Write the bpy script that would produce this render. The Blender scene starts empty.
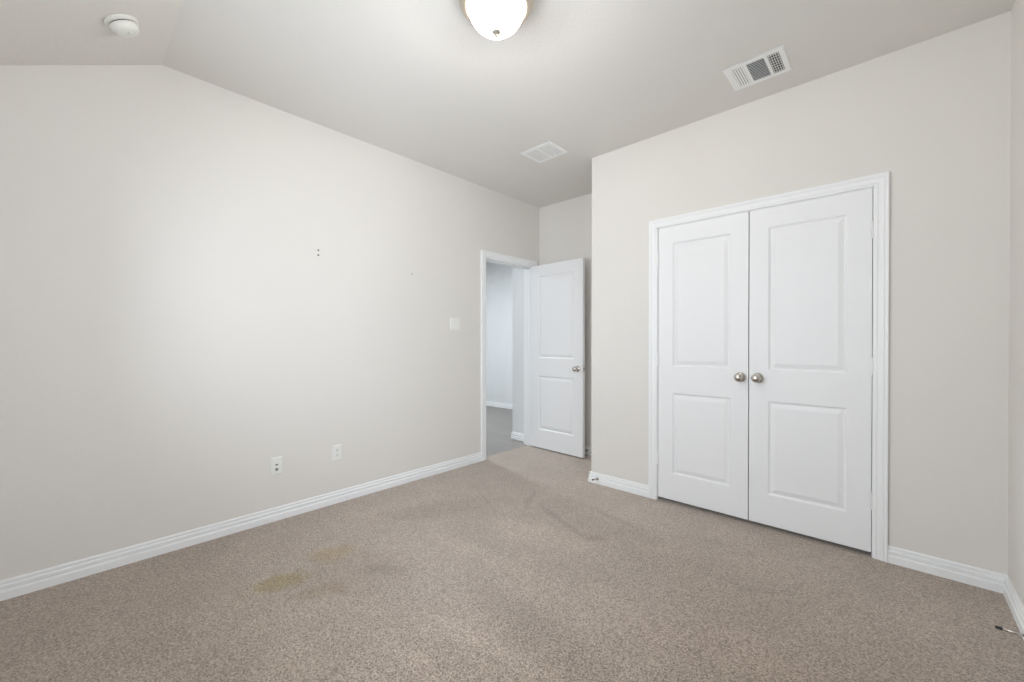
import bpy, bmesh, math, random
from mathutils import Vector, Matrix
random.seed(3)
sc = bpy.context.scene

# ------------------------------------------------------------------ camera, light, exposure
H = 2.743                       # flat ceiling
XL, YB, XR, YC, YK = -3.0045, 3.005, 0.405, 3.706, -0.45   # left wall, closet wall, right wall, alcove end wall, back wall
XA = -1.873                     # outside corner of the closet wall
Y0, SL = 0.3505, 0.4987         # where the ceiling starts to slope and how steeply
cam_d = bpy.data.cameras.new('camera'); cam = bpy.data.objects.new('camera', cam_d)
sc.collection.objects.link(cam); sc.camera = cam
cam_d.sensor_width = 36.0; cam_d.lens = 36.0*409.0/1024
cam_d.shift_x = 0.289/1024; cam_d.shift_y = 2.889/1024
cam_d.clip_start = 0.02
cam.location = (0, 0, 1.19)
cam.rotation_euler = (math.pi/2 - 0.0053, 0, 0.7488)

world = bpy.data.worlds.new('daylight'); sc.world = world; world.use_nodes = True
wn = world.node_tree.nodes['Background']
wn.inputs[0].default_value = (0.83, 0.91, 1.0, 1); wn.inputs[1].default_value = 8.8
LAMP_STRENGTH = 9.0
BULB_POWER = 40.0
LAMP_COLOR = (1.0, 0.93, 0.84)
HALL_FILL_POWER = 74.0

def portal(name, loc, rot, sx, sy):
    l = bpy.data.lights.new(name, 'AREA'); l.shape = 'RECTANGLE'; l.size = sx; l.size_y = sy
    l.cycles.is_portal = True
    o = bpy.data.objects.new(name, l); sc.collection.objects.link(o)
    o.location = loc; o.rotation_euler = rot
WY0, WY1, WZ0, WZ1 = 0.10, 1.34, 0.80, 2.10      # window opening in the right wall, beside the camera
portal('window_portal', (XR+0.15, (WY0+WY1)/2, (WZ0+WZ1)/2), (0, math.pi/2, 0), WZ1-WZ0, WY1-WY0)
VX0, VX1, VZ1 = -2.35, -0.55, 2.12      # window opening in the back wall, behind the camera
portal('window_portal', ((VX0+VX1)/2, YK-0.15, (WZ0+VZ1)/2), (math.pi/2, 0, 0), VX1-VX0, VZ1-WZ0)

hl = bpy.data.lights.new('hall_fill_light', 'AREA'); hl.shape = 'DISK'; hl.size = 0.30  # added unseen light to brighten the hallway
hl.energy = HALL_FILL_POWER; hl.color = (0.86, 0.94, 1.0)
hlo = bpy.data.objects.new('hall_fill_light', hl); sc.collection.objects.link(hlo)
hlo.location = (-4.9, 3.3, H-0.09)

vs = sc.view_settings
sc.display_settings.display_device = 'sRGB'
vs.view_transform = 'Standard'; vs.look = 'None'; vs.gamma = 1.0; vs.use_curve_mapping = False
vs.exposure = 0.0
sc.cycles.use_denoising = True
sc.cycles.max_bounces = 12; sc.cycles.diffuse_bounces = 8
sc.cycles.sample_clamp_indirect = 6.0

# ------------------------------------------------------------------ materials
def new_mat(name):
    m = bpy.data.materials.new(name); m.use_nodes = True
    return m, m.node_tree, m.node_tree.nodes['Principled BSDF']
def add(nt, kind, **kw):
    n = nt.nodes.new(kind)
    for k, v in kw.items(): setattr(n, k, v)
    return n
def mathn(nt, op, a, b=None, c=None, clamp=False):
    n = add(nt, 'ShaderNodeMath', operation=op); n.use_clamp = clamp
    for i, x in enumerate((a, b, c)):
        if x is None: continue
        if isinstance(x, (int, float)): n.inputs[i].default_value = x
        else: nt.links.new(x, n.inputs[i])
    return n.outputs[0]
def mixc(nt, fac, a, b, mode='MIX'):
    n = add(nt, 'ShaderNodeMix', data_type='RGBA', blend_type=mode)
    for i, x in ((0, fac), (6, a), (7, b)):
        if isinstance(x, (int, float)): n.inputs[i].default_value = x
        elif isinstance(x, tuple): n.inputs[i].default_value = (*x, 1)
        else: nt.links.new(x, n.inputs[i])
    return n.outputs[2]
def pos(nt): return add(nt, 'ShaderNodeNewGeometry').outputs['Position']
def noise(nt, scale, detail=2, rough=.5, vec=None):
    n = add(nt, 'ShaderNodeTexNoise'); n.inputs['Scale'].default_value = scale
    n.inputs['Detail'].default_value = detail; n.inputs['Roughness'].default_value = rough
    nt.links.new(vec if vec else pos(nt), n.inputs['Vector'])
    return n.outputs['Fac']
def bump(nt, b, height, strength, dist):
    n = add(nt, 'ShaderNodeBump'); n.inputs['Strength'].default_value = strength
    n.inputs['Distance'].default_value = dist
    nt.links.new(height, n.inputs['Height']); nt.links.new(n.outputs[0], b.inputs['Normal'])

def paint(name, col, rough, scale, strength, dist):
    m, nt, b = new_mat(name)
    f = noise(nt, 1.7, 3)
    c = mixc(nt, f, tuple(x*0.985 for x in col), tuple(min(1, x*1.015) for x in col))
    nt.links.new(c, b.inputs['Base Color'])
    b.inputs['Roughness'].default_value = rough
    b.inputs['Specular IOR Level'].default_value = 0.3
    bump(nt, b, noise(nt, scale, 3, .6), strength, dist)
    return m
M = {}
M['wall'] = paint('greige_wall_paint', (0.728, 0.706, 0.672), 0.75, 95, 0.10, 0.004)
M['ceiling'] = paint('textured_ceiling_paint', (0.760, 0.737, 0.702), 0.85, 55, 0.22, 0.006)
M['hallwall'] = paint('pale_hall_paint', (0.74, 0.75, 0.755), 0.75, 95, 0.08, 0.003)
M['trim'] = paint('white_trim_enamel', (0.84, 0.85, 0.855), 0.38, 30, 0.02, 0.001)
M['door'] = paint('white_door_enamel', (0.825, 0.832, 0.842), 0.42, 40, 0.03, 0.001)
def plain(name, col, rough=.5, metal=0.0):
    m, nt, b = new_mat(name)
    f = noise(nt, 60, 2)
    c = mixc(nt, f, tuple(x*0.95 for x in col), tuple(min(1, x*1.05) for x in col))
    nt.links.new(c, b.inputs['Base Color'])
    b.inputs['Roughness'].default_value = rough; b.inputs['Metallic'].default_value = metal
    return m
M['nickel'] = plain('satin_nickel', (0.56, 0.53, 0.49), 0.27, 1.0)
M['champagne'] = plain('champagne_metal', (0.62, 0.55, 0.46), 0.42, 0.85)
M['finial'] = plain('brushed_finial_metal', (0.36, 0.33, 0.29), 0.45, 0.9)
M['hinge'] = plain('painted_hinge_metal', (0.80, 0.80, 0.80), 0.4)
M['plastic'] = plain('white_plastic', (0.80, 0.80, 0.77), 0.35)
M['detector'] = plain('ivory_plastic', (0.80, 0.80, 0.745), 0.4)
M['slot'] = plain('dark_slot', (0.05, 0.05, 0.05), 0.6)
M['jack'] = plain('grey_jack', (0.22, 0.22, 0.21), 0.5)
M['rubber'] = plain('dark_rubber', (0.035, 0.03, 0.03), 0.6)
M['register'] = plain('white_register_enamel', (0.90, 0.90, 0.885), 0.45)
M['duct'] = plain('duct_shade_colour', (0.10, 0.10, 0.105), 0.6, 0.2)  # dark colour painting the shade inside the ducts
M['frame'] = plain('white_vinyl', (0.8, 0.8, 0.8), 0.4)
M['closet'] = plain('closet_shade_paint', (0.25, 0.24, 0.23), 0.8)  # darkened so the gaps under the doors read as shade
# lamp glass
m, nt, b = new_mat('lit_opal_glass'); M['glass_lit'] = m
b.inputs['Base Color'].default_value = (0.9, 0.88, 0.84, 1); b.inputs['Roughness'].default_value = 0.25
b.inputs['Emission Color'].default_value = (*LAMP_COLOR, 1); b.inputs['Emission Strength'].default_value = LAMP_STRENGTH
tr = add(nt, 'ShaderNodeBsdfTransparent'); mx = add(nt, 'ShaderNodeMixShader'); mx.inputs[0].default_value = 0.5
nt.links.new(b.outputs[0], mx.inputs[1]); nt.links.new(tr.outputs[0], mx.inputs[2]); nt.links.new(mx.outputs[0], nt.nodes['Material Output'].inputs[0])
m, nt, b = new_mat('lit_hall_fill'); M['hall_fill_glass'] = m  # glow of the added hallway fill lamp
b.inputs['Base Color'].default_value = (0.9, 0.9, 0.9, 1)
b.inputs['Emission Color'].default_value = (0.86, 0.94, 1, 1); b.inputs['Emission Strength'].default_value = 5
# window pane: clear, a little reflective
m, nt, b = new_mat('window_glass'); M['pane'] = m
nt.nodes.remove(b); out = nt.nodes['Material Output']
tr = add(nt, 'ShaderNodeBsdfTransparent'); gl = add(nt, 'ShaderNodeBsdfGlossy'); gl.inputs['Roughness'].default_value = 0.02
mx = add(nt, 'ShaderNodeMixShader'); fr = add(nt, 'ShaderNodeFresnel'); fr.inputs[0].default_value = 1.3
nt.links.new(fr.outputs[0], mx.inputs[0]); nt.links.new(tr.outputs[0], mx.inputs[1]); nt.links.new(gl.outputs[0], mx.inputs[2])
nt.links.new(mx.outputs[0], out.inputs[0])
# hall floor: grey planks
m, nt, b = new_mat('grey_plank_floor'); M['plank'] = m
mp = add(nt, 'ShaderNodeMapping'); nt.links.new(pos(nt), mp.inputs[0]); mp.inputs['Scale'].default_value = (1.2, 9, 1)
f = noise(nt, 1.6, 5, .6, mp.outputs[0])
br = add(nt, 'ShaderNodeTexBrick'); nt.links.new(pos(nt), br.inputs['Vector']); br.inputs['Scale'].default_value = 1
br.inputs['Brick Width'].default_value = 1.2; br.inputs['Row Height'].default_value = 0.18; br.inputs['Mortar Size'].default_value = 0.002
br.inputs['Color1'].default_value = (0.235, 0.215, 0.200, 1); br.inputs['Color2'].default_value = (0.275, 0.252, 0.236, 1); br.inputs['Mortar'].default_value = (0.16, 0.155, 0.15, 1)
c = mixc(nt, 0.45, br.outputs[0], mixc(nt, f, (0.17, 0.155, 0.146), (0.33, 0.302, 0.285)))
nt.links.new(c, b.inputs['Base Color']); b.inputs['Roughness'].default_value = 0.42

# carpet: mottled cut pile with walked-over streaks and a few stains
m, nt, b = new_mat('taupe_cut_pile_carpet'); M['carpet'] = m
P_ = pos(nt)
base = mixc(nt, noise(nt, 1.3, 3, .6), (0.262, 0.201, 0.150), (0.280, 0.227, 0.188))
def ellipse(cx, cy, deg, rx, ry, soft=0.6, warp=0.05):
    """soft-edged patch in the floor plane, edge broken up by noise"""
    s = add(nt, 'ShaderNodeVectorMath', operation='SUBTRACT'); nt.links.new(P_, s.inputs[0]); s.inputs[1].default_value = (cx, cy, 0)
    r = add(nt, 'ShaderNodeVectorRotate', rotation_type='Z_AXIS'); nt.links.new(s.outputs[0], r.inputs[0]); r.inputs['Angle'].default_value = -math.radians(deg)
    q = add(nt, 'ShaderNodeVectorMath', operation='MULTIPLY'); nt.links.new(r.outputs[0], q.inputs[0]); q.inputs[1].default_value = (1/rx, 1/ry, 0)
    l = add(nt, 'ShaderNodeVectorMath', operation='LENGTH'); nt.links.new(q.outputs[0], l.inputs[0])
    d = mathn(nt, 'ADD', l.outputs['Value'], mathn(nt, 'MULTIPLY', mathn(nt, 'SUBTRACT', NZ, .5), 2.0))
    mr = add(nt, 'ShaderNodeMapRange', interpolation_type='SMOOTHSTEP'); nt.links.new(d, mr.inputs[0])
    mr.inputs[1].default_value = 1+soft; mr.inputs[2].default_value = 1-soft; mr.inputs[3].default_value = 0; mr.inputs[4].default_value = 1
    return mr.outputs[0]
NZ = noise(nt, 11, 4, .6)
col = base
big = noise(nt, 3.2, 4, .55)
col = mixc(nt, 1.0, col, mixc(nt, big, (0.78, 0.77, 0.76), (1.22, 1.22, 1.22)), 'MULTIPLY')
for args, tint, k in [
    ((-2.215, 0.70, 69, .120, .070, .45), (0.80, 0.76, 0.38), 1.0),      # olive stain near the left wall
    ((-2.30, 1.00, 60, .13, .08, .5), (0.98, 0.90, 0.62), 1.0),          # pale yellow stain
    ((-1.99, 0.82, 69, .12, .045, .6), (0.84, 0.79, 0.68), .9),          # small brown stain
    ((-2.06, 0.99, 50, .27, .20, .6), (0.86, 0.83, 0.80), 1.0),          # broad dirty patch
    ((-1.97, 1.10, 30, .10, .045, .6), (0.80, 0.78, 0.72), .9),
    ((-1.18, 1.10, 8, .28, .040, .6), (1.12, 1.12, 1.13), 1.0),          # pale vacuum streak in the pile
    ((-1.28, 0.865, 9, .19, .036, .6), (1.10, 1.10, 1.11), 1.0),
    ((-1.10, 1.30, -8, .44, .10, .5), (0.86, 0.85, 0.84), 1.0),
    ((-1.67, 2.24, -22, .26, .026, .5), (0.76, 0.75, 0.74), 1.0),
    ((-2.00, 2.36, -62, .20, .024, .5), (0.80, 0.79, 0.77), 1.0),
    ((-1.42, 2.50, -12, .24, .030, .5), (0.82, 0.80, 0.79), .9),
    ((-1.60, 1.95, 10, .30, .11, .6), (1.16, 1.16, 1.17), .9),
    ((-1.30, 2.15, 35, .06, .05, .5), (0.80, 0.78, 0.77), .8),
    ((-2.30, 1.85, 60, .50, .12, .6), (0.84, 0.81, 0.77), .9),
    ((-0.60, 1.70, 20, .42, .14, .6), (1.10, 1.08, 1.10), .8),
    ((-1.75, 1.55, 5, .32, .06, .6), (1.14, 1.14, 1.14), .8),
]:
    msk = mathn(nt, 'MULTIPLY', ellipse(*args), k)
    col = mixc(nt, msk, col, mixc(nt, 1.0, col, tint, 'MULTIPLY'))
vo = add(nt, 'ShaderNodeTexVoronoi'); nt.links.new(P_, vo.inputs['Vector']); vo.inputs['Scale'].default_value = 210
sv = add(nt, 'ShaderNodeSeparateColor'); nt.links.new(vo.outputs['Color'], sv.inputs[0])
sp = mathn(nt, 'ADD', mathn(nt, 'MULTIPLY', noise(nt, 120, 3, .8), .72), mathn(nt, 'MULTIPLY', sv.outputs[0], .28))
rp = add(nt, 'ShaderNodeValToRGB'); nt.links.new(sp, rp.inputs[0])
rp.color_ramp.elements[0].position = 0.36; rp.color_ramp.elements[0].color = (0.42, 0.40, 0.38, 1)
rp.color_ramp.elements[1].position = 0.64; rp.color_ramp.elements[1].color = (1.58, 1.60, 1.62, 1)
col = mixc(nt, 1.0, col, rp.outputs[0], 'MULTIPLY')
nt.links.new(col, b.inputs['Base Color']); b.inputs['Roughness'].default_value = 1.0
b.inputs['Specular IOR Level'].default_value = 0.05
b.inputs['Sheen Weight'].default_value = 0.6; b.inputs['Sheen Roughness'].default_value = 0.6
b.inputs['Sheen Tint'].default_value = (0.9, 0.85, 0.8, 1)
bump(nt, b, noise(nt, 210, 3, .7), 0.5, 0.005)

# ------------------------------------------------------------------ mesh helpers
def link(o): sc.collection.objects.link(o); return o
def finish(name, bm, mat, parent=None, smooth=False, loc=None, bevel=0):
    """one mesh object; world-space vertices are moved to the parent's or own origin"""
    off = Vector((0, 0, 0))
    if parent is not None: off = Vector(parent.get('_o', (0, 0, 0)))
    elif loc is not None: off = Vector(loc)
    bmesh.ops.recalc_face_normals(bm, faces=bm.faces)
    me = bpy.data.meshes.new(name)
    for v in bm.verts: v.co -= off
    bm.to_mesh(me); bm.free(); me.materials.append(mat)
    if smooth:
        for p in me.polygons: p.use_smooth = True
    o = link(bpy.data.objects.new(name, me))
    if parent is not None: o.parent = parent; o['_o'] = tuple(off)
    else: o.location = off; o['_o'] = tuple(off)
    if bevel:
        md = o.modifiers.new('bevel', 'BEVEL'); md.width = bevel; md.segments = 2; md.limit_method = 'ANGLE'
    if smooth:
        md = o.modifiers.new('split', 'EDGE_SPLIT'); md.split_angle = math.radians(35)
    return o
def box(bm, x0, x1, y0, y1, z0, z1, mat=None):
    vs_ = [bm.verts.new((x, y, z)) for x in (x0, x1) for y in (y0, y1) for z in (z0, z1)]
    if mat is not None:
        for v in vs_: v.co = mat @ v.co
    for f in ((0,1,3,2),(4,6,7,5),(0,4,5,1),(2,3,7,6),(0,2,6,4),(1,5,7,3)): bm.faces.new([vs_[i] for i in f])
def prism(bm, poly, a0, a1, axis):
    """poly in the two other axes, extruded along axis from a0 to a1"""
    def P(u, v, a): return {0: (a, u, v), 1: (u, a, v), 2: (u, v, a)}[axis]
    A = [bm.verts.new(P(u, v, a0)) for u, v in poly]; B = [bm.verts.new(P(u, v, a1)) for u, v in poly]
    n = len(poly)
    bm.faces.new(A); bm.faces.new(B[::-1])
    for i in range(n): bm.faces.new((A[i], A[(i+1) % n], B[(i+1) % n], B[i]))
def lathe(bm, prof, mat=Matrix(), seg=32):
    """prof = [(r, z)] spun round local z"""
    rings = []
    for r, z in prof:
        if r < 1e-6: rings.append([bm.verts.new(mat @ Vector((0, 0, z)))])
        else: rings.append([bm.verts.new(mat @ Vector((r*math.cos(2*math.pi*k/seg), r*math.sin(2*math.pi*k/seg), z))) for k in range(seg)])
    for A, B in zip(rings, rings[1:]):
        for k in range(seg):
            k2 = (k+1) % seg
            if len(A) == 1 and len(B) == 1: continue
            if len(A) == 1: bm.faces.new((A[0], B[k2], B[k]))
            elif len(B) == 1: bm.faces.new((A[k], A[k2], B[0]))
            else: bm.faces.new((A[k], A[k2], B[k2], B[k]))
def sweep(bm, path, prof, mp):
    """profile (o, t) carried along a 2-D path with mitred corners; o = offset to the left of the path"""
    n = len(path); V = []
    for i, p in enumerate(path):
        p = Vector(p)
        d0 = (p - Vector(path[i-1])).normalized() if i > 0 else None
        d1 = (Vector(path[i+1]) - p).normalized() if i < n-1 else None
        if d0 is None: d0 = d1
        if d1 is None: d1 = d0
        n0 = Vector((-d0.y, d0.x)); n1 = Vector((-d1.y, d1.x)); mvec = (n0+n1)
        mvec = mvec / (mvec.dot(n0)) if abs(mvec.dot(n0)) > 1e-6 else n0
        V.append([bm.verts.new(mp(p + mvec*o, t)) for o, t in prof])
    k = len(prof)
    for A, B in zip(V, V[1:]):
        for j in range(k): bm.faces.new((A[j], A[(j+1) % k], B[(j+1) % k], B[j]))
    bm.faces.new(V[0]); bm.faces.new(V[-1][::-1])
def struct(name, bm, mat, label, cat, **kw):
    o = finish(name, bm, mat, **kw); o['kind'] = 'structure'; o['label'] = label; o['category'] = cat
    return o
def thing(name, label, cat, loc, rz=0, group=None):
    o = link(bpy.data.objects.new(name, None)); o.empty_display_size = 0.05
    o.location = loc; o.rotation_euler = (0, 0, rz)
    o['label'] = label; o['category'] = cat
    if group: o['group'] = group
    return o
def copy_tree(o, parent=None):
    c = o.copy(); link(c); c.parent = parent
    for ch in list(o.children): copy_tree(ch, c)
    return c
def top(y): return H if y >= Y0 else H - SL*(Y0-y)
NB = bmesh.new

# ------------------------------------------------------------------ room shell
T = 0.12
# left wall with the entry doorway, its top following the slope
EY0, EY1, EZ = 2.846, 3.578, 2.042     # entry rough opening
bm = NB()
prism(bm, [(YK-T, 0), (EY0, 0), (EY0, H), (Y0, H), (YK-T, top(YK-T))], XL-T, XL, 0)
prism(bm, [(EY0, EZ), (EY1, EZ), (EY1, H), (EY0, H)], XL-T, XL, 0)
prism(bm, [(EY1, 0), (YC+T, 0), (YC+T, H), (EY1, H)], XL-T, XL, 0)
struct('wall_left', bm, M['wall'], 'long greige left wall with the open doorway', 'wall')
# closet wall with the double door opening
CX0, CX1, CZ = -1.291, -0.076, 2.042
bm = NB()
R_ = 0.012   # eased outside corner
arc = [(XA+R_-R_*math.cos(t), YB+R_-R_*math.sin(t)) for t in [math.pi/2*k/6 for k in range(7)]]
prism(bm, arc + [(CX0, YB), (CX0, YB+T), (XA+T, YB+T), (XA+T, YC), (XA, YC)], 0, H, 2)
prism(bm, [(CX0, YB), (CX1, YB), (CX1, YB+T), (CX0, YB+T)], CZ, H, 2)
prism(bm, [(CX1, YB), (XR, YB), (XR, YB+T), (CX1, YB+T)], 0, H, 2)
struct('wall_closet', bm, M['wall'], 'greige wall around the white double closet doors', 'wall')
bm = NB(); prism(bm, [(XL, YC), (XA+T, YC), (XA+T, YC+T), (XL, YC+T)], 0, H, 2)
struct('wall_alcove', bm, M['wall'], 'short greige wall behind the open white door', 'wall')
bm = NB()
prism(bm, [(WY1, 0), (YB+T, 0), (YB+T, H), (WY1, H)], XR, XR+T, 0)
prism(bm, [(YK-T, 0), (WY0, 0), (WY0, top(WY0)), (YK-T, top(YK-T))], XR, XR+T, 0)
prism(bm, [(WY0, 0), (WY1, 0), (WY1, WZ0), (WY0, WZ0)], XR, XR+T, 0)
prism(bm, [(WY0, WZ1), (WY1, WZ1), (WY1, H), (Y0, H), (WY0, top(WY0))], XR, XR+T, 0)
struct('wall_right', bm, M['wall'], 'greige wall at the right edge of the room', 'wall')
bm = NB(); zt = top(YK)
for a in ((XL-T, VX0, 0, zt), (VX1, XR+T, 0, zt), (VX0, VX1, 0, WZ0), (VX0, VX1, VZ1, zt)): box(bm, a[0], a[1], YK-T, YK, a[2], a[3])
struct('wall_back', bm, M['wall'], 'greige wall at the back of the room', 'wall')
# closet interior, its shade behind the shut doors put into a dark colour
bm = NB()
box(bm, XA+T, XR, 3.72, 3.76, 0, H)
box(bm, XA+T-.001, XA+T+.03, YB+T, 3.72, 0, H); box(bm, XR-.03, XR, YB+T, 3.72, 0, H)
struct('wall_closet_inside', bm, M['closet'], 'inside walls of the shut closet', 'wall')
# ceiling: flat part and sloping strip, one slab with a crease
bm = NB()
ys = [(YK-T, top(YK-T)), (Y0, H), (YC+T, H)]
prism(bm, ys + [(YC+T, H+.12), (YK-T, H+.12)], XL, XR, 0)
struct('ceiling', bm, M['ceiling'], 'textured greige ceiling, flat with a sloping strip at the back', 'ceiling')
# carpet and hall floor
XE = XL-0.062     # carpet edge under the door
bm = NB(); box(bm, XE, XR+.1, YK-.1, YC+.1, -.05, 0)
struct('floor', bm, M['carpet'], 'taupe cut pile carpet with stains and footmarks', 'floor')
bm = NB(); box(bm, -7.2, XE, 1.0, 5.5, -.05, -.004)
struct('floor', bm, M['plank'], 'grey plank floor of the hallway', 'floor')
# hallway shell
bm = NB()
HF = 5.27
box(bm, -7.2, -3.40, HF, HF+.1, 0, H)
prism(bm, [(-3.40, 3.672), (XL-T, 3.672), (XL-T, HF), (-3.40, HF)], 0, H, 2)
box(bm, -7.3, -7.2, 1.0, HF, 0, H); box(bm, -7.2, XL-T, .9, 1.0, 0, H)
struct('wall_hall', bm, M['hallwall'], 'pale hallway walls seen through the doorway', 'wall')
bm = NB(); box(bm, -7.2, XL-T, 1.0, HF, H, H+.1)
struct('ceiling', bm, M['ceiling'], 'hallway ceiling', 'ceiling')

# baseboards
BB = [(0, 0), (.0160, 0), (.0160, .036), (.0150, .0395), (.0090, .0430), (.0082, .0470), (.0125, .0495), (.0132, .062),
      (.0120, .0655), (.0048, .0680), (.0042, .0715), (.0082, .0740), (.0085, .082), (.0055, .088), (0, .088)]
CW = 0.063   # casing width
def flat(p, t): return (p.x, p.y, t)
def baseboard(name, path, label):
    bm = NB(); sweep(bm, path, BB, flat)
    return struct(name, bm, M['trim'], label, 'baseboard')
baseboard('baseboard_left', [(XL, EY0-.003-CW), (XL, YK)], 'white stepped baseboard along the left wall')
b = baseboard('baseboard_closet', [(CX0-.001-CW, YB), (XA, YB), (XA, YC), (XL, YC), (XL, EY1+.004+CW)], 'white stepped baseboard left of the closet and round the alcove')
baseboard('baseboard_right', [(XR, YK), (XR, YB), (CX1+.001+CW, YB)], 'white stepped baseboard right of the closet and along the right wall')
baseboard('baseboard_back', [(XL, YK), (XR, YK)], 'white stepped baseboard along the back wall')
baseboard('baseboard_hall', [(XL-T, 3.672), (-3.40, 3.672), (-3.40, HF), (-7.2, HF)], 'white stepped baseboard in the hallway')

# casings
CP = [(0, 0), (0, .007), (.0025, .0105), (.012, .0115), (.0155, .0140), (.0185, .0120), (.030, .0128), (.041, .0150),
      (.0435, .0185), (.0475, .0165), (.050, .0180), (.0600, .0195), (.063, .0170), (.063, 0)]
def casing(name, path, mp, label):
    bm = NB(); sweep(bm, path, CP, mp)
    return struct(name, bm, M['trim'], label, 'door casing')
casing('trim_1', [(CX1+.001, 0), (CX1+.001, CZ), (CX0-.001, CZ), (CX0-.001, 0)][::-1], lambda p, t: (p.x, YB-t, p.y), 'white moulded casing around the closet doors')
casing('trim_2', [(EY0-.003, 0), (EY0-.003, EZ+.001), (EY1+.004, EZ+.001), (EY1+.004, 0)], lambda p, t: (XL+t, p.x, p.y), 'white moulded casing around the bedroom doorway')
casing('trim_3', [(EY0-.003, 0), (EY0-.003, EZ+.001), (EY1+.004, EZ+.001), (EY1+.004, 0)], lambda p, t: (XL-T-t, p.x, p.y), 'white moulded casing on the hall side of the doorway')
# jambs with stops
bm = NB()
JT = 0.012
for (y0, y1) in ((EY0-.001, EY0+JT-.004), (EY1-JT+.004, EY1+.001)):
    box(bm, XL-T-.001, XL+.001, y0, y1, 0, EZ)
box(bm, XL-T-.001, XL+.001, EY0, EY1, EZ-.010, EZ+.001)
for (y0, y1) in ((EY0+.008, EY0+.018), (EY1-.018, EY1-.008)): box(bm, XL-.075, XL-.040, y0, y1, 0, EZ-.01)
box(bm, XL-.075, XL-.040, EY0+.008, EY1-.008, EZ-.02, EZ-.01)
struct('trim_4', bm, M['trim'], 'white jamb lining the bedroom doorway', 'door jamb')
bm = NB()
for (x0, x1) in ((CX0-.001, CX0+.0015), (CX1-.0015, CX1+.001)): box(bm, x0, x1, YB-.001, YB+T, 0, CZ)
box(bm, CX0, CX1, YB-.001, YB+T, CZ-.004, CZ+.001)
box(bm, CX0, CX1, YB+.042, YB+.060, CZ-.02, CZ-.003)
struct('trim_5', bm, M['trim'], 'white jamb lining the closet opening', 'door jamb')

# ------------------------------------------------------------------ panelled doors
def leaf_mesh(w, h, t, panels):
    """leaf in local x 0..w, z 0..h, y 0 (front) .. t (back); moulded panels on both faces"""
    bm = NB()
    xs = sorted({0, w, *[p[0] for p in panels], *[p[1] for p in panels]})
    zs = sorted({0, h, *[p[2] for p in panels], *[p[3] for p in panels]})
    def isp(x0, z0): return any(abs(p[0]-x0) < 1e-6 and abs(p[2]-z0) < 1e-6 for p in panels)
    for side in (0, 1):
        yb = 0 if side == 0 else t
        s = 1 if side == 0 else -1
        for x0, x1 in zip(xs, xs[1:]):
            for z0, z1 in zip(zs, zs[1:]):
                if not isp(x0, z0):
                    bm.faces.new([bm.verts.new(c) for c in ((x0, yb, z0), (x1, yb, z0), (x1, yb, z1), (x0, yb, z1))])
                else:
                    rings = []
                    for ins, dep in ((0, 0), (.004, .0012), (.012, .0085), (.019, .0085), (.023, .0072), (.042, .0018), (.046, .0015)):
                        rings.append([bm.verts.new(c) for c in ((x0+ins, yb+s*dep, z0+ins), (x1-ins, yb+s*dep, z0+ins), (x1-ins, yb+s*dep, z1-ins), (x0+ins, yb+s*dep, z1-ins))])
                    for A, B in zip(rings, rings[1:]):
                        for k in range(4): bm.faces.new((A[k], A[(k+1) % 4], B[(k+1) % 4], B[k]))
                    bm.faces.new(rings[-1])
    e = .0015
    c4 = [(0, 0), (w, 0), (w, h), (0, h)]
    for k in range(4):
        (xa, za), (xb, zb) = c4[k], c4[(k+1) % 4]
        bm.faces.new([bm.verts.new(c) for c in ((xa, 0, za), (xb, 0, zb), (xb, t, zb), (xa, t, za))])
    bmesh.ops.remove_doubles(bm, verts=bm.verts, dist=1e-5)
    bmesh.ops.recalc_face_normals(bm, faces=bm.faces)
    return bm
KNOB = [(0, 0), (.0315, 0), (.0325, .003), (.029, .007), (.020, .010), (.0125, .013), (.0115, .026), (.0135, .033), (.0215, .039),
        (.0265, .047), (.0275, .055), (.0245, .063), (.016, .0695), (.007, .072), (0, .0725)]
def door_knob(parent, x, z, y, sgn, label=None):
    """rosette and knob on a door face; sgn = -1 sticks out towards -y"""
    rot = Matrix.Rotation(math.pi/2*(1 if sgn < 0 else -1), 4, 'X')
    bm = NB(); lathe(bm, KNOB, Matrix.Translation((x, y, z)) @ rot, 40)
    me = bpy.data.meshes.new('door_knob'); bmesh.ops.recalc_face_normals(bm, faces=bm.faces); bm.to_mesh(me); bm.free()
    me.materials.append(M['nickel'])
    for p in me.polygons: p.use_smooth = True
    o = link(bpy.data.objects.new('door_knob', me)); o.parent = parent; o['label'] = 'round satin nickel knob'
    return o
def hinge(parent, x, y, z, h=.089):
    bm = NB(); mt = Matrix.Translation((x, y, z-h/2))
    lathe(bm, [(0, -.004), (.0035, -.003), (.004, 0), (.0058, .0005), (.0058, h-.0005), (.004, h), (.0035, h+.003), (0, h+.004)], mt, 16)
    box(bm, x-.0015, x+.0015, y, y+.020, z-h/2, z+h/2)
    o = link(bpy.data.objects.new('hinge', bpy.data.meshes.new('hinge')))
    bmesh.ops.recalc_face_normals(bm, faces=bm.faces); bm.to_mesh(o.data); bm.free(); o.data.materials.append(M['hinge']); o.parent = parent
    return o
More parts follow.
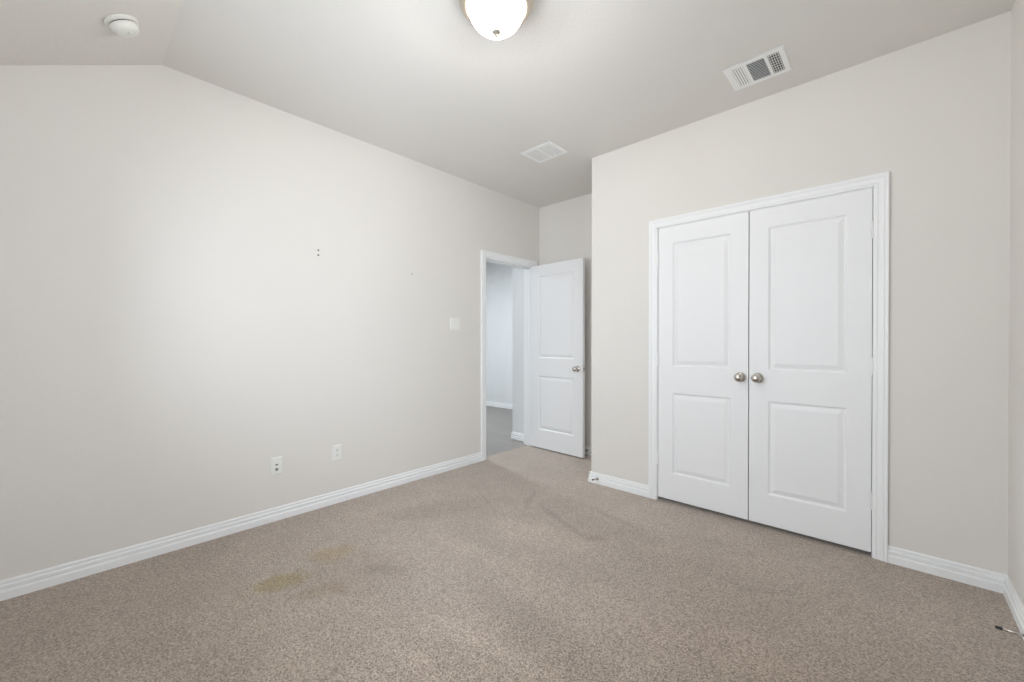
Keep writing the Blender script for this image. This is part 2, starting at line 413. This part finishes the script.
def door(name, w, loc, rz, label, knob_x, hinge_x, both=False):
    h = 2.038-loc[2]-.001
    ST = .104 if w < .65 else .110
    z0 = loc[2]
    panels = [(ST, w-ST, .216-z0, .815-z0), (ST, w-ST, 1.008-z0, 1.918-z0)]
    bm = leaf_mesh(w, h, .035, panels)
    me = bpy.data.meshes.new(name); bm.to_mesh(me); bm.free(); me.materials.append(M['door'])
    o = link(bpy.data.objects.new(name, me)); o.location = loc; o.rotation_euler = (0, 0, rz)
    o['kind'] = 'structure'; o['label'] = label; o['category'] = 'door'
    door_knob(o, knob_x, both if both else .957-z0, 0, -1)
    hz = (1.806, 1.056, .312)
    for z in hz: hinge(o, hinge_x, -.005 if not both else .040, z-z0)
    return o
DZ = 0.025
door('door_1', .600, (CX0+.0045, YB+.001, DZ), 0, 'left leaf of the closed white closet doors', .600-.045, -.001)
door('door_2', .600, (CX1-.0045-.600, YB+.001, DZ), 0, 'right leaf of the closed white closet doors', .050, .601)
ang = math.atan2(3.517-3.541, -2.285+2.988)
d3 = door('door_3', .704, (-2.990, 3.539, .014), ang, 'white two-panel door standing open against the alcove wall', .704-.062, -.006, both=.900)
# knob on the far face and the latch plate on the free edge
door_knob(d3, .704-.062, .900, .035, 1)
bm = NB(); box(bm, .7035, .7048, .006, .029, .900-.028, .900+.028)
box(bm, .7045, .7115, .011, .024, .900-.009, .900+.009)
me = bpy.data.meshes.new('latch_plate'); bmesh.ops.recalc_face_normals(bm, faces=bm.faces); bm.to_mesh(me); bm.free(); me.materials.append(M['nickel'])
o = link(bpy.data.objects.new('latch_plate', me)); o.parent = d3; o['label'] = 'satin nickel latch plate on the door edge'
# strike plate on the near jamb
bm = NB(); box(bm, XL-.034, XL-.006, EY0+.0082, EY0+.0092, .885, .945)
struct('trim_6', bm, M['nickel'], 'small nickel strike plate on the doorway jamb', 'strike plate')

# ------------------------------------------------------------------ back window
bm = NB()
fw = .045
def sash(a0, a1, z0, z1):
    zm, am = (z0+z1)/2, (a0+a1)/2
    r_ = [(a0, a1, z0, z0+fw), (a0, a1, z1-fw, z1), (a0, a0+fw, z0+fw, z1-fw), (a1-fw, a1, z0+fw, z1-fw), (a0+fw, a1-fw, zm-.018, zm+.018)]
    return r_ + [(am-.022, am+.022, z0+fw, zm-.018), (am-.022, am+.022, zm+.018, z1-fw)]
for a in sash(WY0, WY1, WZ0, WZ1):
    box(bm, XR+.05, XR+.10, a[0], a[1], a[2], a[3])
w = struct('window_1', bm, M['frame'], 'white framed bedroom window in the right wall', 'window')
bm = NB(); box(bm, XR+.074, XR+.078, WY0+.01, WY1-.01, WZ0+.01, WZ1-.01); finish('pane', bm, M['pane'], w)
bm = NB(); box(bm, XR-.04, XR+.05, WY0-.05, WY1+.05, WZ0-.03, WZ0+.001); finish('window_sill', bm, M['trim'], w)

bm = NB()
for a in sash(VX0, VX1, WZ0, VZ1):
    box(bm, a[0], a[1], YK-.10, YK-.05, a[2], a[3])
w = struct('window_2', bm, M['frame'], 'white framed bedroom window in the back wall', 'window')
bm = NB(); box(bm, VX0+.01, VX1-.01, YK-.078, YK-.074, WZ0+.01, VZ1-.01); finish('pane', bm, M['pane'], w)
bm = NB(); box(bm, VX0-.05, VX1+.05, YK-.05, YK+.04, WZ0-.03, WZ0+.001); finish('window_sill', bm, M['trim'], w)

# ------------------------------------------------------------------ ceiling light
LX, LY = -1.300, 1.298
lt = thing('ceiling_light', 'lit flush ceiling light with white glass bowl and champagne metal ring', 'ceiling light', (LX, LY, H))
def part(name, prof, mat, parent, seg=48, mt=Matrix(), label=None):
    bm = NB(); lathe(bm, prof, mt, seg)
    bmesh.ops.recalc_face_normals(bm, faces=bm.faces)
    me = bpy.data.meshes.new(name); bm.to_mesh(me); bm.free(); me.materials.append(mat)
    for p in me.polygons: p.use_smooth = True
    o = link(bpy.data.objects.new(name, me)); o.parent = parent
    if label: o['label'] = label
    return o
part('canopy_ring', [(0, -.0005), (.152, -.0005), (.160, -.006), (.166, -.020), (.1675, -.034), (.165, -.042), (.158, -.046), (.154, -.050),
              (.152, -.058), (.147, -.064), (.138, -.067), (.130, -.066), (.127, -.060), (.126, -.030), (0, -.028)], M['champagne'], lt, 64, label='stepped champagne metal ring')
part('glass_shade', [(.124, -.050), (.125, -.066), (.1225, -.084), (.115, -.104), (.102, -.124), (.083, -.142), (.058, -.157),
                     (.030, -.165), (0, -.168)], M['glass_lit'], lt, 64)
part('finial', [(0, -.165), (.0185, -.166), (.0205, -.169), (.0165, -.175), (.007, -.178), (.0055, -.182), (.0080, -.186), (.0070, -.191), (.003, -.195), (0, -.196)], M['finial'], lt, 24)
bl = bpy.data.lights.new('bulb', 'POINT'); bl.energy = BULB_POWER; bl.color = LAMP_COLOR; bl.shadow_soft_size = 0.03
blo = link(bpy.data.objects.new('bulb', bl)); blo.parent = lt; blo.location = (0, 0, -.083)
# added fill lamp with an invented fixture, out of view, brightens the hall
hall_fill = thing('ceiling_light', 'added unseen fill lamp on the hallway ceiling', 'ceiling light', (-4.9, 3.3, H))
part('canopy_ring', [(0, -.001), (.17, -.001), (.175, -.02), (.165, -.035), (.155, -.03), (0, -.03)], M['register'], hall_fill)
part('glass_shade', [(.155, -.03), (.15, -.05), (.10, -.07), (0, -.08)], M['hall_fill_glass'], hall_fill)

# ------------------------------------------------------------------ smoke detector on the sloping strip
sx_, sy_ = -2.571, 0.158
sz_ = top(sy_)
nrm = Vector((0, SL, -1)).normalized()
q = Vector((0, 0, 1)).rotation_difference(nrm).to_matrix().to_4x4()
sd = thing('smoke_detector', 'round white smoke detector on the sloping strip of ceiling', 'smoke detector', (sx_, sy_, sz_))
part('mounting_base', [(0, .0005), (.064, .0005), (.0645, .005), (.062, .012), (.056, .015), (.050, .015), (0, .015)], M['detector'], sd, 48, q)
hs = part('housing', [(0, .0145), (.047, .0145), (.047, .0190), (.0525, .0195), (.0535, .024), (.0525, .034), (.049, .043), (.042, .049), (.030, .0515), (0, .0525)], M['detector'], sd, 48, q)
part('shadow_gap_ring', [(.0465, .0142), (.0488, .0150), (.0488, .0190), (.0465, .0192)], M['slot'], sd, 48, q, label='dark gap below the detector rim')  # shadow between base and housing painted as a dark ring
part('test_button', [(0, .0515), (.0105, .0515), (.011, .0535), (.0095, .0548), (0, .0552)], M['plastic'], sd, 24, q @ Matrix.Translation((.012, -.008, 0)))

# ------------------------------------------------------------------ ceiling registers
def bm_obj(name, bm, mat, parent, label=None, smooth=False):
    bmesh.ops.recalc_face_normals(bm, faces=bm.faces)
    me = bpy.data.meshes.new(name); bm.to_mesh(me); bm.free(); me.materials.append(mat)
    if smooth:
        for p in me.polygons: p.use_smooth = True
    o = link(bpy.data.objects.new(name, me)); o.parent = parent
    if label: o['label'] = label
    return o
def register_frame(w, d, holes, th=.007):
    """stamped plate hanging under the ceiling with rectangular openings; local z down = negative"""
    bm = NB(); w -= .010; d -= .010
    xs = sorted({-w/2, w/2, *[v for h_ in holes for v in h_[:2]]}); ys_ = sorted({-d/2, d/2, *[v for h_ in holes for v in h_[2:]]})
    for x0, x1 in zip(xs, xs[1:]):
        for y0, y1 in zip(ys_, ys_[1:]):
            if any(h_[0]-1e-6 <= x0 and x1 <= h_[1]+1e-6 and h_[2]-1e-6 <= y0 and y1 <= h_[3]+1e-6 for h_ in holes): continue
            box(bm, x0, x1, y0, y1, -th, -.0035)
    # turned-up flange rim
    w += .010; d += .010
    q4 = [(-w/2, -d/2), (w/2, -d/2), (w/2, d/2), (-w/2, d/2)]
    sweep(bm, q4 + q4[:2], [(0, 0), (.006, -.0071), (.006, -.004), (.003, 0)], lambda p, t: (p.x, p.y, t))
    return bm
def slats(h_, along, n, tilt, width, zc=-.006, th=.0012):
    bm = NB(); x0, x1, y0, y1 = h_
    for k in range(n):
        f = (k+.5)/n
        if along == 'y':
            mt = Matrix.Translation((x0+(x1-x0)*f, 0, zc)) @ Matrix.Rotation(math.radians(tilt), 4, 'Y')
            box(bm, -width/2, width/2, y0, y1, -th/2, th/2, mt)
        else:
            mt = Matrix.Translation((0, y0+(y1-y0)*f, zc)) @ Matrix.Rotation(math.radians(tilt), 4, 'X')
            box(bm, x0, x1, -width/2, width/2, -th/2, th/2, mt)
    return bm
W1, D1 = .296, .262
h1 = (-.112, -.052, -.098, .098); h2 = (-.036, .050, -.098, .098); h3 = (.066, .120, -.098, .098)
v1 = thing('ceiling_vent', 'white three-section ceiling register with dark louvres above the closet', 'air vent', (-.568, 2.668, H))
bm_obj('register_frame', register_frame(W1, D1, [h1, h2, h3]), M['register'], v1)
bm = NB(); box(bm, -.122, .128, -.104, .104, -.0034, -.0015); bm_obj('duct_shade_sheet', bm, M['duct'], v1, 'dark sheet painting the duct shade behind the louvres')  # flat dark sheet standing in for duct shade
bm_obj('louvre_set', slats(h1, 'y', 5, 8, .0098), M['register'], v1, 'wide white louvres')
bm_obj('louvre_set', slats(h2, 'x', 13, 50, .0055), M['register'], v1, 'fine grey-looking centre louvres')
bm_obj('louvre_set', slats(h3, 'y', 5, 55, .0050), M['register'], v1, 'steep louvres with dark gaps')
bm_obj('cross_bar_set', slats(h3, 'x', 8, 0, .0035, -.0048), M['register'], v1)
W2, D2 = .300, .254
g1 = (-.122, -.008, -.100, .100); g2 = (.008, .122, -.100, .100)
v2 = thing('ceiling_vent', 'white two-section ceiling register near the doorway alcove', 'air vent', (-2.096, 2.645, H))
bm_obj('register_frame', register_frame(W2, D2, [g1, g2]), M['register'], v2)
bm = NB(); box(bm, -.126, .126, -.104, .104, -.0034, -.0015); bm_obj('duct_shade_sheet', bm, M['duct'], v2, 'dark sheet painting the duct shade behind the louvres')
bm_obj('louvre_set', slats(g1, 'x', 12, 3, .0138), M['register'], v2)
bm_obj('louvre_set', slats(g2, 'x', 12, 3, .0138), M['register'], v2)

# ------------------------------------------------------------------ plates on the left wall (local: x out of wall, y along, z up)
def rplate(w, h, t, r=.006):
    """cover plate with eased edge"""
    bm = NB()
    def ring(ww, hh, x):
        return [bm.verts.new((x, a*ww/2, b_*hh/2)) for a, b_ in ((-1, -1), (1, -1), (1, 1), (-1, 1))]
    Rr = [ring(w, h, 0), ring(w, h, t*.45), ring(w-.004, h-.004, t*.85), ring(w-.009, h-.009, t)]
    for A, B in zip(Rr, Rr[1:]):
        for k in range(4): bm.faces.new((A[k], A[(k+1) % 4], B[(k+1) % 4], B[k]))
    bm.faces.new(Rr[-1]); bm.faces.new(Rr[0][::-1])
    return bm
RX = Matrix.Rotation(math.pi/2, 4, 'Y')
def screw(parent, y, z, x):
    bm = NB(); lathe(bm, [(0, 0), (.0032, 0), (.003, .0012), (0, .0016)], Matrix.Translation((x, y, z)) @ RX, 14)
    bm_obj('screw', bm, M['plastic'], parent)
# light switch, two rockers
s = thing('light_switch', 'white double rocker light switch plate beside the doorway', 'light switch', (XL, 2.449, 1.357))
bm_obj('cover_plate', rplate(.115, .114, .006), M['plastic'], s)
for yy, tl in ((-.023, 4), (.023, -4)):
    bm = NB(); box(bm, 0, .0035, yy-.0165, yy+.0165, -.033, .033, Matrix.Translation((.0055, 0, 0)) @ Matrix.Rotation(math.radians(tl), 4, 'Y'))
    bm_obj('rocker', bm, M['plastic'], s)
    for zz in (-.048, .048): screw(s, yy, zz, .006)
# jack plate
s = thing('wall_jack', 'white jack plate with a dark lower socket low on the left wall', 'wall jack', (XL, .927, .362))
bm_obj('cover_plate', rplate(.071, .116, .006), M['plastic'], s)
bm = NB(); box(bm, .005, .0075, -.008, .008, .004, .014); bm_obj('phone_socket', bm, M['jack'], s, 'grey upper socket')
bm = NB(); lathe(bm, [(0, 0), (.0095, 0), (.0095, .003), (.006, .0035), (.005, .010), (0, .010)], Matrix.Translation((.0055, 0, -.022)) @ RX, 20)
bm_obj('cable_socket', bm, M['jack'], s, 'dark round lower socket')
for zz in (-.048, .048): screw(s, 0, zz, .006)
# duplex outlet
s = thing('wall_outlet', 'white duplex electrical outlet low on the left wall, nearer the doorway', 'outlet', (XL, 1.334, .370))
bm_obj('cover_plate', rplate(.071, .116, .006), M['plastic'], s)
for zz in (-.0195, .0195):
    bm = NB(); prism(bm, [(-.0165, -.009+zz), (-.009, -.014+zz), (.009, -.014+zz), (.0165, -.009+zz), (.0165, .009+zz), (.009, .014+zz), (-.009, .014+zz), (-.0165, .009+zz)], .0055, .0078, 0)
    r = bm_obj('receptacle', bm, M['plastic'], s)
    bm = NB(); box(bm, .0076, .0081, -.0075, -.0052, zz-.001, zz+.0075); box(bm, .0076, .0081, .0052, .0075, zz-.0005, zz+.007)
    lathe(bm, [(0, 0), (.0026, 0), (.0026, .0006), (0, .0006)], Matrix.Translation((.0076, 0, zz-.0065)) @ RX, 12)
    bm_obj('slot', bm, M['slot'], r, 'dark plug slots')
screw(s, 0, 0, .006)
# nails left in the wall
nl = None
for y, z, lab in ((1.201, 1.843, 'upper of two tiny dark nail heads, one above the other on left wall'),
                  (1.201, 1.808, 'lower of two tiny dark nail heads, one above the other on left wall'),
                  (1.977, 1.766, 'lone tiny grey nail head on the left wall towards the doorway')):
    bm = NB(); k = .8 if y > 1.5 else 1
    lathe(bm, [(0, -.004), (.0022, -.004), (.0022, .003), (.0058*k, .004), (.006*k, .0055), (.004*k, .007), (0, .0075)], RX, 16)
    me = bpy.data.meshes.new('wall_nail'); bmesh.ops.recalc_face_normals(bm, faces=bm.faces); bm.to_mesh(me); bm.free()
    me.materials.append(M['jack'] if y > 1.5 else M['rubber'])
    o = link(bpy.data.objects.new('wall_nail', me)); o.location = (XL, y, z)
    o['label'] = lab; o['category'] = 'nail'; o['group'] = 'nails left in the left wall'

# ------------------------------------------------------------------ rigid door stops on the baseboards (local: +x away from the board)
def make_stop():
    s = thing('door_stop', '', 'door stop', (0, 0, 0), 0, 'door stops on the baseboards')
    bm = NB(); lathe(bm, [(0, 0), (.0125, 0), (.0125, .002), (.009, .005), (.005, .008), (0, .008)], RX, 20); bm_obj('base_flange', bm, M['nickel'], s, smooth=True)
    bm = NB(); lathe(bm, [(0, .006), (.0055, .006), (.0052, .030), (.0048, .066), (0, .066)], RX, 16); bm_obj('rod', bm, M['nickel'], s, smooth=True)
    bm = NB(); lathe(bm, [(0, .064), (.0055, .064), (.0062, .067), (.0062, .078), (.0045, .082), (0, .083)], RX, 16); bm_obj('rubber_tip', bm, M['rubber'], s, 'dark rubber tip', smooth=True)
    return s
st = make_stop()
st.location = (XR-.0150, 2.520, .046); st.rotation_euler = (0, 0, math.pi)
st['label'] = 'thin metal door stop sticking out from the right wall baseboard'
s2 = copy_tree(st); s2.location = (-1.800, YB-.0150, .043); s2.rotation_euler = (0, -math.radians(8), -math.pi/2)
s2['label'] = 'small door stop on the baseboard end at the alcove corner left of the closet'
s3 = copy_tree(st); s3.location = (-2.345, YC-.0150, .046); s3.rotation_euler = (0, 0, -math.pi/2)
s3['label'] = 'door stop on the alcove baseboard behind the open door'

for o in sc.objects:
    if '_o' in o: del o['_o']
